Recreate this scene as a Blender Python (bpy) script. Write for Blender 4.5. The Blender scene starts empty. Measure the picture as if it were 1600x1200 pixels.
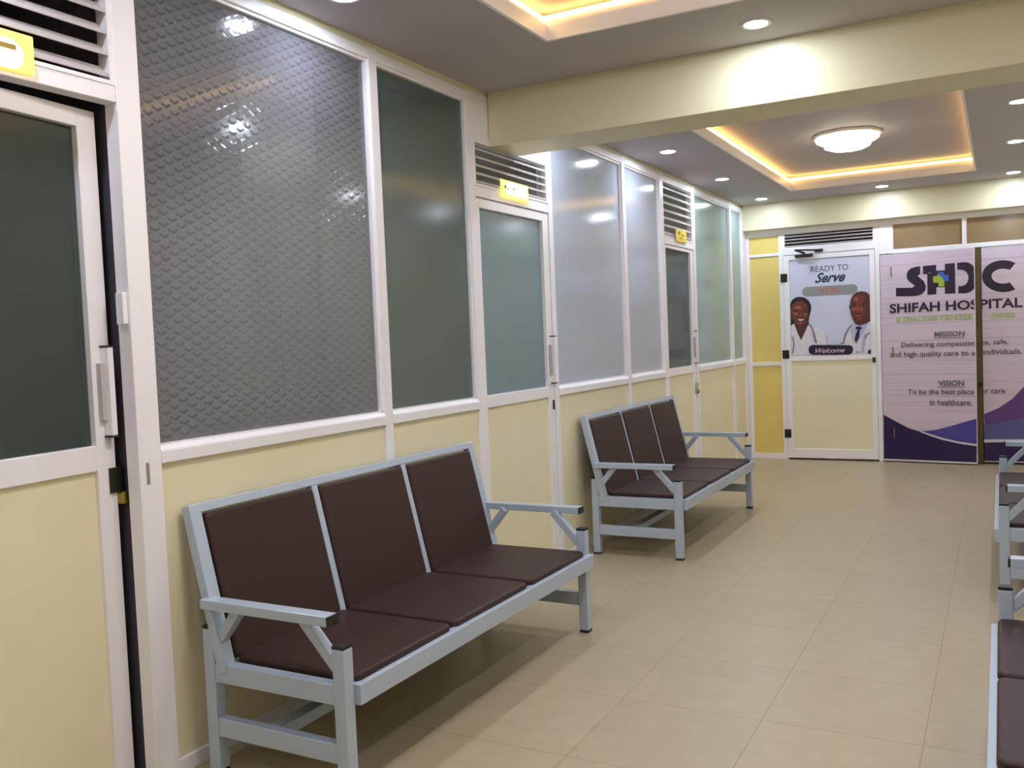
import bpy, bmesh, math, random
from mathutils import Vector, Matrix
random.seed(7)
S = bpy.context.scene
COL = S.collection

# ------------------------------------------------------------------ camera
def setup_camera():
    f, yaw, pit, rol = 1425.2, 0.493314, -0.0481766, -0.0413943
    F = Vector((-math.sin(yaw)*math.cos(pit), math.cos(yaw)*math.cos(pit), math.sin(pit)))
    R = F.cross(Vector((0, 0, 1))).normalized(); U = R.cross(F)
    c, s = math.cos(rol), math.sin(rol)
    R2 = c*R + s*U; U2 = -s*R + c*U
    m = Matrix(((R2.x, U2.x, -F.x, 2.42074), (R2.y, U2.y, -F.y, 0.0), (R2.z, U2.z, -F.z, 1.4), (0, 0, 0, 1)))
    cd = bpy.data.cameras.new('camera'); co = bpy.data.objects.new('camera', cd); COL.objects.link(co)
    co.matrix_world = m
    cd.sensor_width = 36; cd.lens = 36*f/1600; cd.clip_start = 0.02
    S.camera = co
setup_camera()
# ------------------------------------------------------------------ world, exposure, light levels
w = bpy.data.worlds.new('world'); S.world = w; w.use_nodes = True
w.node_tree.nodes['Background'].inputs[0].default_value = (0.5, 0.55, 0.65, 1)
w.node_tree.nodes['Background'].inputs[1].default_value = 0.02
S.view_settings.view_transform = 'Standard'; S.view_settings.look = 'None'
S.view_settings.exposure = 0.55; S.view_settings.gamma = 1; S.view_settings.use_curve_mapping = False
S.cycles.max_bounces = 10; S.cycles.diffuse_bounces = 6; S.cycles.transparent_max_bounces = 16
S.cycles.caustics_reflective = False; S.cycles.caustics_refractive = False
S.cycles.sample_clamp_indirect = 6
DOWN = 190.0       # downlight lens radiance
COVE = 7.0         # rope light radiance
LAMP = 6.5         # ceiling lamp radiance
LAMP_NEAR = 30.0   # lamp of the near tray
ROOM_W = 9.0      # added fill lamps in the unseen rooms behind the glass, watts

# ------------------------------------------------------------------ materials
def mat(name, col, rough=0.5, metal=0.0, emit=None, es=0, spec=0.5, coat=0, noise=None, bump=None):
    m = bpy.data.materials.new(name); m.use_nodes = True
    nt = m.node_tree; b = nt.nodes['Principled BSDF']
    b.inputs['Base Color'].default_value = (*col, 1); b.inputs['Roughness'].default_value = rough
    b.inputs['Metallic'].default_value = metal; b.inputs['Specular IOR Level'].default_value = spec
    b.inputs['Coat Weight'].default_value = coat
    if emit: b.inputs['Emission Color'].default_value = (*emit, 1); b.inputs['Emission Strength'].default_value = es
    tc = nt.nodes.new('ShaderNodeTexCoord')
    if noise:      # (scale, amount)
        n = nt.nodes.new('ShaderNodeTexNoise'); n.inputs['Scale'].default_value = noise[0]; n.inputs['Detail'].default_value = 5
        nt.links.new(tc.outputs['Object'], n.inputs['Vector'])
        r = nt.nodes.new('ShaderNodeValToRGB')
        a = noise[1]
        r.color_ramp.elements[0].position = .3; r.color_ramp.elements[1].position = .7
        r.color_ramp.elements[0].color = (*[c*(1-a) for c in col], 1); r.color_ramp.elements[1].color = (*[min(1, c*(1+a)) for c in col], 1)
        nt.links.new(n.outputs['Fac'], r.inputs[0]); nt.links.new(r.outputs[0], b.inputs['Base Color'])
    if bump:       # (scale, strength)
        n = nt.nodes.new('ShaderNodeTexNoise'); n.inputs['Scale'].default_value = bump[0]; n.inputs['Detail'].default_value = 3
        nt.links.new(tc.outputs['Object'], n.inputs['Vector'])
        bp = nt.nodes.new('ShaderNodeBump'); bp.inputs['Strength'].default_value = bump[1]; bp.inputs['Distance'].default_value = .002
        nt.links.new(n.outputs['Fac'], bp.inputs['Height']); nt.links.new(bp.outputs[0], b.inputs['Normal'])
    return m

def srgb(r, g, b):
    f = lambda c: (c/255/12.92) if c/255 <= .04045 else ((c/255+.055)/1.055)**2.4
    return (f(r), f(g), f(b))

M = {}
M['cream'] = mat('cream_paint', srgb(232, 226, 194), .35, noise=(1.5, .02), bump=(90, .1))
M['beam'] = mat('darkened_cream_paint', srgb(218, 210, 176), .4, noise=(1.5, .02), bump=(90, .1))  # same cream darkened, so the beam's shade sits in the colour
M['board'] = mat('cream_board', srgb(234, 224, 192), .45, noise=(2.5, .03))
M['yellow'] = mat('yellow_board', srgb(228, 204, 118), .45, noise=(3, .05))
M['ceil'] = mat('ceiling_paint', srgb(184, 177, 182), .7, noise=(2, .015), bump=(60, .1))
M['frame'] = mat('white_aluminium', srgb(240, 236, 242), .35)
M['slat'] = mat('louvre_slat_enamel', srgb(188, 180, 182), .4)
M['steel'] = mat('pale_blue_grey_enamel', srgb(178, 190, 208), .32, coat=.2)
M['vinyl'] = mat('dark_brown_vinyl', srgb(57, 35, 31), .5, spec=.35, bump=(350, .25))
M['black'] = mat('black_plastic', (.012, .012, .014), .45)
M['dark'] = mat('dark_metal', srgb(52, 50, 44), .4, metal=.6)
M['chrome'] = mat('brushed_chrome', (.6, .6, .6), .28, metal=1)
M['brass'] = mat('worn_brass', srgb(170, 140, 70), .35, metal=.8)
M['inner'] = mat('consulting_room_paint', srgb(205, 205, 195), .7)
M['unlitroom'] = mat('unlit_room_dark', srgb(70, 66, 78), .8)  # dark tone stands in for the lack of light in these rooms
M['cloth'] = mat('pale_curtain_cloth', srgb(225, 222, 228), .9, noise=(30, .05))
def translucent_cloth(m):
    nt = m.node_tree; b = nt.nodes['Principled BSDF']; t = nt.nodes.new('ShaderNodeBsdfTranslucent'); t.inputs[0].default_value = (.85, .85, .9, 1)
    mx = nt.nodes.new('ShaderNodeMixShader'); mx.inputs[0].default_value = .55
    nt.links.new(b.outputs[0], mx.inputs[1]); nt.links.new(t.outputs[0], mx.inputs[2]); nt.links.new(mx.outputs[0], nt.nodes['Material Output'].inputs[0])
translucent_cloth(M['cloth'])
M['cabinet'] = mat('slate_blue_enamel', srgb(82, 88, 112), .5)
M['sign'] = mat('yellow_acrylic', srgb(250, 222, 95), .25)
M['signemit'] = mat('emissive_yellow_acrylic', srgb(250, 222, 95), .25, emit=(1.0, .84, .16), es=.75)  # emission added to the plate to give its blown-out brightness
M['signglow'] = mat('emissive_sign_centre', (1, 1, .85), .3, emit=(1.0, .97, .62), es=2.2)  # added glowing centre for the brightest part of the sign
M['signink'] = mat('sign_print', srgb(150, 120, 40), .5)
M['olive'] = mat('olive_brown_wood', srgb(104, 84, 44), .5, noise=(8, .15))
M['lens'] = mat('downlight_lens', (1, 1, 1), .5, emit=(.76, .86, 1.0), es=DOWN)
M['rope'] = mat('warm_led_rope', (1, .8, .5), .5, emit=(1.0, .60, .17), es=COVE)
M['lampglass'] = mat('opal_lamp_glass', (1, 1, 1), .4, emit=(1.0, .88, .66), es=LAMP)
M['lampglass_near'] = mat('opal_lamp_glass_near', (1, 1, 1), .4, emit=(1.0, .95, .93), es=LAMP_NEAR)

def floor_material():
    m = bpy.data.materials.new('beige_floor_tiles'); m.use_nodes = True; nt = m.node_tree; N = nt.nodes; L = nt.links
    b = N['Principled BSDF']; tc = N.new('ShaderNodeTexCoord')
    mp = N.new('ShaderNodeMapping'); mp.inputs['Location'].default_value = (-1.115 + .53*4, -3.23 + .53*20, 0); L.new(tc.outputs['Object'], mp.inputs[0])
    br = N.new('ShaderNodeTexBrick'); br.offset = 0; br.squash = 1
    L.new(mp.outputs[0], br.inputs['Vector'])
    br.inputs['Scale'].default_value = 1; br.inputs['Brick Width'].default_value = .53; br.inputs['Row Height'].default_value = .53
    br.inputs['Mortar Size'].default_value = .0022; br.inputs['Mortar Smooth'].default_value = .3
    br.inputs['Color1'].default_value = (*srgb(186, 170, 142), 1); br.inputs['Color2'].default_value = (*srgb(181, 165, 137), 1)
    br.inputs['Mortar'].default_value = (*srgb(160, 136, 102), 1)
    n = N.new('ShaderNodeTexNoise'); n.inputs['Scale'].default_value = 9; n.inputs['Detail'].default_value = 8; n.inputs['Roughness'].default_value = .7
    L.new(tc.outputs['Object'], n.inputs['Vector'])
    mx = N.new('ShaderNodeMix'); mx.data_type = 'RGBA'; mx.blend_type = 'MULTIPLY'; mx.inputs['Factor'].default_value = .35
    rp = N.new('ShaderNodeValToRGB'); rp.color_ramp.elements[0].position = .35; rp.color_ramp.elements[0].color = (.72, .7, .66, 1); rp.color_ramp.elements[1].position = .65
    L.new(n.outputs['Fac'], rp.inputs[0]); L.new(br.outputs['Color'], mx.inputs['A']); L.new(rp.outputs[0], mx.inputs['B'])
    L.new(mx.outputs['Result'], b.inputs['Base Color'])
    b.inputs['Roughness'].default_value = .34; b.inputs['Specular IOR Level'].default_value = .45
    bp = N.new('ShaderNodeBump'); bp.inputs['Strength'].default_value = .12; bp.inputs['Distance'].default_value = .003
    L.new(n.outputs['Fac'], bp.inputs['Height']); L.new(bp.outputs[0], b.inputs['Normal'])
    return m
M['floor'] = floor_material()

def pane_material(name, col, thru, rough=.16, pattern='ripple', strength=.35, u='Y', dk=.88):
    """patterned privacy glass: a milky body, a share of clear transmission and a relief on its face"""
    m = bpy.data.materials.new(name); m.use_nodes = True; nt = m.node_tree; N = nt.nodes; L = nt.links
    b = N['Principled BSDF']; b.inputs['Base Color'].default_value = (*col, 1); b.inputs['Roughness'].default_value = rough
    b.inputs['Specular IOR Level'].default_value = .55
    tr = N.new('ShaderNodeBsdfTransparent'); tr.inputs[0].default_value = (.86, .9, .88, 1)
    mx = N.new('ShaderNodeMixShader'); mx.inputs[0].default_value = 1-thru
    L.new(tr.outputs[0], mx.inputs[1]); L.new(b.outputs[0], mx.inputs[2]); L.new(mx.outputs[0], N['Material Output'].inputs[0])
    tc = N.new('ShaderNodeTexCoord'); sp = N.new('ShaderNodeSeparateXYZ'); L.new(tc.outputs['Object'], sp.inputs[0])
    def mt(op, a, b2=None, c=None):
        n = N.new('ShaderNodeMath'); n.operation = op
        for i, v in enumerate((a, b2, c)):
            if v is None: continue
            if isinstance(v, (int, float)): n.inputs[i].default_value = v
            else: L.new(v, n.inputs[i])
        return n.outputs[0]
    U = sp.outputs[u]; Z = sp.outputs['Z']
    if pattern == 'chevron':
        def vees(uo, zo):
            uu = mt('ABSOLUTE', mt('SUBTRACT', mt('FRACT', mt('ADD', mt('DIVIDE', U, .075), uo)), .5))
            q = mt('SUBTRACT', mt('ADD', mt('DIVIDE', Z, .038), zo), mt('MULTIPLY', uu, 1.0))
            d = mt('ABSOLUTE', mt('SUBTRACT', mt('FRACT', q), .5))
            line = mt('SUBTRACT', 1, mt('SMOOTH_MIN', 1, mt('MULTIPLY', d, 6.5), .3))
            return mt('MULTIPLY', line, mt('LESS_THAN', uu, .27))
        h = mt('MAXIMUM', vees(0, 0), vees(.5, .5))
        lo, hi = 0, .8
    else:
        n = N.new('ShaderNodeTexNoise'); n.inputs['Scale'].default_value = 1; n.inputs['Detail'].default_value = 2
        mp = N.new('ShaderNodeMapping'); mp.inputs['Scale'].default_value = (24, 24, 95); L.new(tc.outputs['Object'], mp.inputs[0]); L.new(mp.outputs[0], n.inputs['Vector'])
        h = n.outputs['Fac']; lo, hi = .6, .75
    mr = N.new('ShaderNodeMapRange'); mr.inputs['From Min'].default_value = lo; mr.inputs['From Max'].default_value = hi; L.new(h, mr.inputs['Value'])
    cm = N.new('ShaderNodeMix'); cm.data_type = 'RGBA'; cm.inputs['A'].default_value = (*col, 1); cm.inputs['B'].default_value = (*[c*dk for c in col], 1)  # relief shading put into the colour: pattern lines darken the base
    L.new(mr.outputs['Result'], cm.inputs['Factor']); L.new(cm.outputs['Result'], b.inputs['Base Color'])
    bp = N.new('ShaderNodeBump'); bp.inputs['Strength'].default_value = strength; bp.inputs['Distance'].default_value = .001
    L.new(h, bp.inputs['Height']); L.new(bp.outputs[0], b.inputs['Normal'])
    return m
M['pane_chev'] = pane_material('chevron_relief_glass', srgb(126, 124, 132), .4, .10, 'chevron', .2, dk=.46)
M['pane_lilac'] = pane_material('pale_privacy_glass', srgb(204, 210, 226), .3, .12, 'ripple', .1)
M['pane_green'] = pane_material('greenish_privacy_glass', srgb(92, 106, 104), .35, .14, 'ripple', .1)
M['pane_teal'] = pane_material('blue_grey_privacy_glass', srgb(140, 160, 170), .3, .14, 'ripple', .08)
M['pane_mist'] = pane_material('misty_green_glass', srgb(184, 208, 206), .35, .12, 'ripple', .1)
M['pane_dark'] = pane_material('dark_green_glass', srgb(74, 84, 80), .4, .16, 'ripple', .12)
M['pane_brown'] = pane_material('brown_privacy_glass', srgb(160, 134, 100), .2, .14, 'ripple', .3, 'X')

def banner_material():
    m = bpy.data.materials.new('lilac_banner_film'); m.use_nodes = True; nt = m.node_tree; N = nt.nodes; L = nt.links
    b = N['Principled BSDF']; tc = N.new('ShaderNodeTexCoord')
    mp = N.new('ShaderNodeMapping'); mp.inputs['Scale'].default_value = (.35, .35, 42); L.new(tc.outputs['Object'], mp.inputs[0])
    n = N.new('ShaderNodeTexNoise'); n.inputs['Scale'].default_value = 1; n.inputs['Detail'].default_value = 3; L.new(mp.outputs[0], n.inputs['Vector'])
    r = N.new('ShaderNodeValToRGB'); r.color_ramp.elements[0].position = .3; r.color_ramp.elements[0].color = (*srgb(192, 174, 194), 1)
    r.color_ramp.elements[1].position = .5; r.color_ramp.elements[1].color = (*srgb(214, 196, 214), 1)
    L.new(n.outputs['Fac'], r.inputs[0]); L.new(r.outputs[0], b.inputs['Base Color']); b.inputs['Roughness'].default_value = .3
    bp = N.new('ShaderNodeBump'); bp.inputs['Strength'].default_value = .25; bp.inputs['Distance'].default_value = .004
    L.new(n.outputs['Fac'], bp.inputs['Height']); L.new(bp.outputs[0], b.inputs['Normal'])
    return m
M['banner'] = banner_material()
M['ink'] = mat('aubergine_ink', srgb(38, 14, 48), .35)
M['softink'] = mat('grey_text_ink', srgb(96, 70, 92), .4)
M['headink'] = mat('grey_heading_ink', srgb(98, 98, 108), .4)
M['green'] = mat('lime_ink', srgb(158, 182, 62), .4)
M['palegreen'] = mat('faded_green_ink', srgb(170, 186, 120), .4)
M['blue'] = mat('cross_blue_ink', srgb(62, 96, 190), .4)
M['wave'] = mat('indigo_wave_ink', srgb(78, 66, 150), .35)
M['wave2'] = mat('purple_wave_ink', srgb(100, 62, 128), .35)
M['wave3'] = mat('slate_blue_wave_ink', srgb(92, 92, 150), .35)
M['deep'] = mat('deep_purple_ink', srgb(38, 18, 74), .35)
M['whiteink'] = mat('white_ink', srgb(225, 215, 225), .4)
M['poster'] = mat('pale_lavender_poster', srgb(206, 208, 232), .3)
M['pill'] = mat('grey_pill_ink', srgb(142, 142, 144), .4)
M['red'] = mat('faded_red_ink', srgb(190, 104, 96), .4)
M['navy'] = mat('dark_teal_ink', srgb(28, 52, 66), .4)
M['skin'] = mat('print_brown_skin', srgb(112, 50, 38), .4)
M['skin2'] = mat('print_dark_skin', srgb(84, 40, 32), .4)
M['skinhi'] = mat('print_skin_light', srgb(150, 84, 66), .4)
M['hair'] = mat('print_black_hair', srgb(28, 18, 24), .4)
M['coat'] = mat('print_white_coat', srgb(222, 216, 228), .4)
M['fold'] = mat('print_coat_fold', srgb(186, 180, 200), .4)
M['shirt'] = mat('print_blue_shirt', srgb(176, 182, 226), .4)

# ------------------------------------------------------------------ mesh helpers
class MB:
    def __init__(s): s.v = []; s.f = []; s.mi = []; s.cur = 0; s.smooth = []
    def quadbox(s, c):                      # c: 8 corners, bottom ring then top ring
        n = len(s.v); s.v += [tuple(p) for p in c]
        for f in ((0, 3, 2, 1), (4, 5, 6, 7), (0, 1, 5, 4), (1, 2, 6, 5), (2, 3, 7, 6), (3, 0, 4, 7)):
            s.f.append(tuple(n+i for i in f)); s.mi.append(s.cur); s.smooth.append(False)
        return s
    def box(s, x0, x1, y0, y1, z0, z1):
        return s.quadbox([(x0, y0, z0), (x1, y0, z0), (x1, y1, z0), (x0, y1, z0), (x0, y0, z1), (x1, y0, z1), (x1, y1, z1), (x0, y1, z1)])
    def bar(s, p, q, wy, t):                # bar in an x-z plane: width wy along y, thickness t
        p = Vector(p); q = Vector(q); d = (q-p).normalized(); side = Vector((0, 1, 0)); n = d.cross(side).normalized()
        a = side*wy/2; b = n*t/2
        return s.quadbox([p-a-b, p+a-b, p+a+b, p-a+b, q-a-b, q+a-b, q+a+b, q-a+b])
    def prism(s, poly, fn, d0, d1):         # poly 2D ccw, fn(a,b,d)->xyz
        n = len(s.v); k = len(poly)
        s.v += [fn(a, b, d0) for a, b in poly] + [fn(a, b, d1) for a, b in poly]
        s.f.append(tuple(n+i for i in reversed(range(k)))); s.f.append(tuple(n+k+i for i in range(k))); s.mi += [s.cur]*2; s.smooth += [False]*2
        for i in range(k):
            j = (i+1) % k; s.f.append((n+i, n+j, n+k+j, n+k+i)); s.mi.append(s.cur); s.smooth.append(False)
        return s
    def lathe(s, prof, c, seg=32, axis='z', lobes=None):
        n = len(s.v)
        for r, h in prof:
            for i in range(seg):
                a = 2*math.pi*i/seg; rr = r*(1+(lobes[1]*math.cos(lobes[0]*a) if lobes else 0))
                u, v = rr*math.cos(a), rr*math.sin(a)
                s.v.append({'z': (c[0]+u, c[1]+v, c[2]+h), 'x': (c[0]+h, c[1]+u, c[2]+v), 'y': (c[0]+u, c[1]+h, c[2]+v)}[axis])
        m = len(prof)
        for j in range(m-1):
            for i in range(seg):
                k = (i+1) % seg
                s.f.append((n+j*seg+i, n+j*seg+k, n+(j+1)*seg+k, n+(j+1)*seg+i)); s.mi.append(s.cur); s.smooth.append(True)
        for j in (0, m-1):
            if prof[j][0] > 1e-5:
                s.f.append(tuple(n+j*seg+i for i in range(seg))); s.mi.append(s.cur); s.smooth.append(False)
        return s
    def build(s, name, mats, parent=None, bevel=0, seg=2, label=None, local=False):
        me = bpy.data.meshes.new(name)
        off = Vector((0, 0, 0))
        if parent is not None and not local: off = ROOTLOC.get(rootof(parent).name, Vector((0, 0, 0)))
        me.from_pydata([tuple(Vector(p)-off) for p in s.v], [], s.f)
        for m in (mats if isinstance(mats, (list, tuple)) else [mats]): me.materials.append(m)
        for p, i, sm in zip(me.polygons, s.mi, s.smooth): p.material_index = i; p.use_smooth = sm
        bm = bmesh.new(); bm.from_mesh(me); bmesh.ops.recalc_face_normals(bm, faces=bm.faces); bm.to_mesh(me); bm.free()
        o = bpy.data.objects.new(name, me); COL.objects.link(o)
        if parent is not None: o.parent = parent
        if bevel:
            b = o.modifiers.new('bevel', 'BEVEL'); b.width = bevel; b.segments = seg; b.limit_method = 'ANGLE'; b.angle_limit = math.radians(40)
            b.harden_normals = False
        if label: o['label'] = label
        return o
def rrect(x0, x1, z0, z1, r=None, n=8, tilt=0):
    r = r or (z1-z0)/2; p = []
    for cx, cz, a in ((x1-r, z1-r, 0), (x0+r, z1-r, 90), (x0+r, z0+r, 180), (x1-r, z0+r, 270)):
        for i in range(n+1): t = math.radians(a+90*i/n); p.append((cx+r*math.cos(t), cz+r*math.sin(t)))
    return [(x, z+tilt*(x-x0)) for x, z in p]
ROOTLOC = {}
def rootof(o):
    while o.parent is not None: o = o.parent
    return o
def thing(name, loc=(0, 0, 0), label=None, cat=None, group=None, kind=None):
    o = bpy.data.objects.new(name, None); COL.objects.link(o); o.location = loc; o.empty_display_size = .1
    ROOTLOC[o.name] = Vector(loc)
    return tag(o, label, cat, group, kind)
def tag(o, label=None, cat=None, group=None, kind=None):
    if label: o['label'] = label
    if cat: o['category'] = cat
    if group: o['group'] = group
    if kind: o['kind'] = kind
    return o

# ------------------------------------------------------------------ room shell
XR, YE, ZC, ZB = 3.07, 9.967, 2.731, 2.445      # right wall, end wall, ceiling, beam underside
YS, XL = -2.4, -2.8
tag(MB().box(XL, XR+.1, YS-.1, 11.2, -.12, 0).build('floor', M['floor']), 'beige floor tiles with thin joints', 'floor', kind='structure')

# ceiling with two recessed trays
T = [(.655, 2.235, .30, 3.756), (.655, 2.235, 5.45, 9.155)]
ce = thing('ceiling', (0, 0, 0), 'grey-white plaster ceiling with two stepped trays', 'ceiling', kind='structure')
def slab(b, x0, x1, y0, y1, z0, z1, holes):
    ys = sorted({y0, y1, *[h[2] for h in holes], *[h[3] for h in holes]})
    for a, c in zip(ys, ys[1:]):
        hs = [h for h in holes if h[2] <= a+1e-6 and h[3] >= c-1e-6]
        if hs: b.box(x0, hs[0][0], a, c, z0, z1); b.box(hs[0][1], x1, a, c, z0, z1)
        else: b.box(x0, x1, a, c, z0, z1)
b = MB(); slab(b, XL, XR+.1, YS-.1, 11.2, ZC, ZC+.02, [(h[0]-.008, h[1]+.008, h[2]-.008, h[3]+.008) for h in T]); b.build('ceiling_board', M['ceil'], ce)
b = MB()
for x0, x1, y0, y1 in T:
    t = .016; z0, z1 = ZC-.003, ZC+.064
    b.box(x0-t, x0, y0-t, y1+t, z0, z1); b.box(x1, x1+t, y0-t, y1+t, z0, z1); b.box(x0, x1, y0-t, y0, z0, z1); b.box(x0, x1, y1, y1+t, z0, z1)
b.build('tray_lip', M['frame'], ce)
b = MB()
for x0, x1, y0, y1 in T:
    d = .11; zt = ZC+.145
    b.box(x0-d, x1+d, y0-d, y1+d, zt, zt+.03)
    b.box(x0-d-.02, x0-d, y0-d, y1+d, ZC+.02, zt+.03); b.box(x1+d, x1+d+.02, y0-d, y1+d, ZC+.02, zt+.03)
    b.box(x0-d, x1+d, y0-d-.02, y0-d, ZC+.02, zt+.03); b.box(x0-d, x1+d, y1+d, y1+d+.02, ZC+.02, zt+.03)
b.build('tray_board', M['ceil'], ce)
for i, (x0, x1, y0, y1) in enumerate(T):        # rope lights lying on the ledge behind the lip
    b = MB(); r = .009; o = .045; z = ZC+.112
    b.box(x0-o-r, x0-o+r, y0-o, y1+o, z-r, z+r); b.box(x1+o-r, x1+o+r, y0-o, y1+o, z-r, z+r)
    b.box(x0-o, x1+o, y0-o-r, y0-o+r, z-r, z+r); b.box(x0-o, x1+o, y1+o-r, y1+o+r, z-r, z+r)
    t_ = thing('led_rope_light', ((x0+x1)/2, (y0+y1)/2, ZC+.02), ['warm glowing rope light in the near ceiling tray at the top edge', 'warm glowing rope light around the far ceiling tray with the round lamp'][i], 'rope light')
    b.build('glowing_rope', M['rope'], t_)
    b = MB(); g = .004
    b.box(x0-o-g, x0-o+g, y0-o, y1+o, ZC+.02, z-r); b.box(x1+o-g, x1+o+g, y0-o, y1+o, ZC+.02, z-r)
    b.box(x0-o, x1+o, y0-o-g, y0-o+g, ZC+.02, z-r); b.box(x0-o, x1+o, y1+o-g, y1+o+g, ZC+.02, z-r)
    b.build('mounting_channel', M['frame'], t_)

tag(MB().box(0, XR, 4.355, 4.68, ZB, ZC+.01).build('trim_1', M['beam'], bevel=.004), 'cream beam crossing the ceiling', 'beam', kind='structure')
tag(MB().box(0, XR, 9.86, 10.06, ZB+.012, ZC+.01).build('trim_2', M['beam'], bevel=.004), 'cream bulkhead above the far doors', 'bulkhead', kind='structure')
tag(MB().box(XR, XR+.1, YS, YE+.06, 0, ZC).build('wall_right', M['cream']), 'cream right wall', 'wall', kind='structure')
tag(MB().box(XL, XR+.1, YS-.1, YS, 0, ZC).build('wall_front', M['cream']), 'cream wall behind the viewer', 'wall', kind='structure')
tag(MB().box(XR-.012, XR, YS, YE, 0, .08).build('baseboard_right', M['frame']), 'white skirting on the right', 'skirting', kind='structure')

# ------------------------------------------------------------------ left partition
SILL0, SILL1, GT = 1.045, 1.104, 2.655
wl = thing('wall_left', (0, 0, 0), 'white aluminium and cream board partition on the left', 'wall', kind='structure')
posts = [(1.03, 1.09), (1.975, 2.063), (3.300, 3.360), (4.130, 4.186), (5.062, 5.115), (6.322, 6.385), (7.165, 7.235), (8.035, 8.10), (9.318, 9.385), (9.835, 9.967)]
fr = MB()
for i, (a, c) in enumerate(posts):
    fr.box(-.055, .004 if i in (1, 4, 7) else 0, a, c, 0, 2.71)
bays = [(0, YS, 1.03), (1, 2.063, 3.300), (2, 3.360, 4.130), (3, 5.115, 6.322), (4, 6.385, 7.165), (5, 8.10, 9.318), (6, 9.385, 9.835)]
for k, a, c in bays:
    fr.box(-.055, 0, a, c, GT, 2.70)
    fr.box(-.055, .006, a, c, SILL0, SILL1-.018)
    fr.quadbox([(-.055, a, SILL1-.018), (.006, a, SILL1-.018), (.006, c, SILL1-.018), (-.055, c, SILL1-.018), (-.055, a, SILL1), (-.012, a, SILL1), (-.012, c, SILL1), (-.055, c, SILL1)])
fr.build('framework', M['frame'], wl, bevel=.002, seg=1)
for k, a, c in bays:
    MB().box(-.03, -.014, a, c, .05, SILL0).build('lower_board', M['board'], wl)
MB().box(-.05, -.01, YS, YE, 2.70, ZC).build('top_strip', M['cream'], wl)
# header over the doors
DB = [(1.09, 1.975, 2.19, 2.243, 2.66), (4.186, 5.062, 2.163, 2.222, 2.46), (7.235, 8.035, 2.14, 2.20, 2.66)]
hd = MB()
for y0, y1, h0, h1, top in DB:
    hd.box(-.055, 0, y0, y1, h0, h1-.012); hd.box(-.055, -.006, y0, y1, h1-.012, h1); hd.box(-.055, 0, y0, y1, top, top+.035)
hd.build('door_header', M['frame'], wl, bevel=.002, seg=1)
MB().box(-.05, -.004, 4.186, 5.062, 2.46+.035, 2.71).build('upper_board', M['frame'], wl)
b = MB()
for k, a, c in bays: b.box(-.05, -.002, a, c, 0, .052)
tag(b.build('baseboard_left', M['frame'], bevel=.002, seg=1), 'white bottom rail of the left partition', 'skirting', kind='structure')

pm = {1: 'pane_chev', 2: 'pane_green', 3: 'pane_lilac', 4: 'pane_lilac', 5: 'pane_mist', 6: 'pane_mist', 0: 'pane_dark'}
wlab = {1: 'large pane of chevron-textured grey glass behind the near bench', 2: 'narrow greenish privacy window beside the chevron-textured pane', 3: 'wide pale lilac privacy window above the far bench',
        4: 'narrower pale lilac window beside the third left door', 5: 'misty green window just past the last left-hand door', 6: 'thin misty green window in the far left corner', 0: 'dark window behind the viewer'}
for k, a, c in bays:
    n = 'window_%d' % (k if k else 9)
    t = thing(n, (0, (a+c)/2, SILL1), wlab[k], 'window', kind='structure')
    bd = .012
    MB().box(-.05, -.012, a, c, GT-bd, GT).box(-.05, -.012, a, c, SILL1, SILL1+.004).box(-.05, -.012, a, a+bd, SILL1, GT-bd).box(-.05, -.012, c-bd, c, SILL1, GT-bd).build('glazing_bead', M['frame'], t)
    MB().box(-.034, -.028, a+.002, c-.002, SILL1, GT).build('pane', M[pm[k]], t)

# ------------------------------------------------------------------ louvre vents
def louvre(x_or_y, a, c, z0, z1, n, axis, label, ref):
    t = thing('louvre_vent', ref, label, 'vent')
    f = MB(); s = MB()
    def bx(mb, a0, a1, d0, d1, zz0, zz1):
        if axis == 'y': mb.box(-d1, -d0, a0, a1, zz0, zz1)
        else: mb.box(a0, a1, YE+d0, YE+d1, zz0, zz1)
    fw = .016
    bx(f, a, a+fw, .002, .05, z0, z1); bx(f, c-fw, c, .002, .05, z0, z1); bx(f, a+fw, c-fw, .002, .05, z0, z0+.012); bx(f, a+fw, c-fw, .002, .05, z1-.012, z1)
    st = (z1-z0-.024)/n
    for i in range(n):
        z = z0+.012+st*(i+.25)
        h = st*.5
        pts = [(.006, z), (.012, z-.004), (.042, z+h-.004), (.042, z+h)]     # depth, height
        n0 = [(d, zz) for d, zz in pts]
        if axis == 'y': s.box(-.008, -.003, a+fw, c-fw, z-.007, z+.004)
        else: s.box(a+fw, c-fw, YE+.003, YE+.008, z-.005, z+.003)
        if axis == 'y': s.prism(n0, lambda d, zz, q: (-d, q, zz), a+fw, c-fw)
        else: s.prism(n0, lambda d, zz, q: (q, YE+d, zz), a+fw, c-fw)
    f.build('vent_frame', M['frame'], t); s.build('slats', M['slat'], t)
    return t
louvre(0, 1.09, 1.975, 2.243, 2.66, 6, 'y', 'white louvre vent over the ajar door at the left edge', (0, 1.53, 2.243))
louvre(0, 4.186, 5.062, 2.222, 2.46, 5, 'y', 'white louvre vent tucked under the cream beam', (0, 4.62, 2.222))
louvre(0, 7.235, 8.035, 2.20, 2.66, 7, 'y', 'tall white louvre vent over the third left-hand door', (0, 7.63, 2.20))

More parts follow.
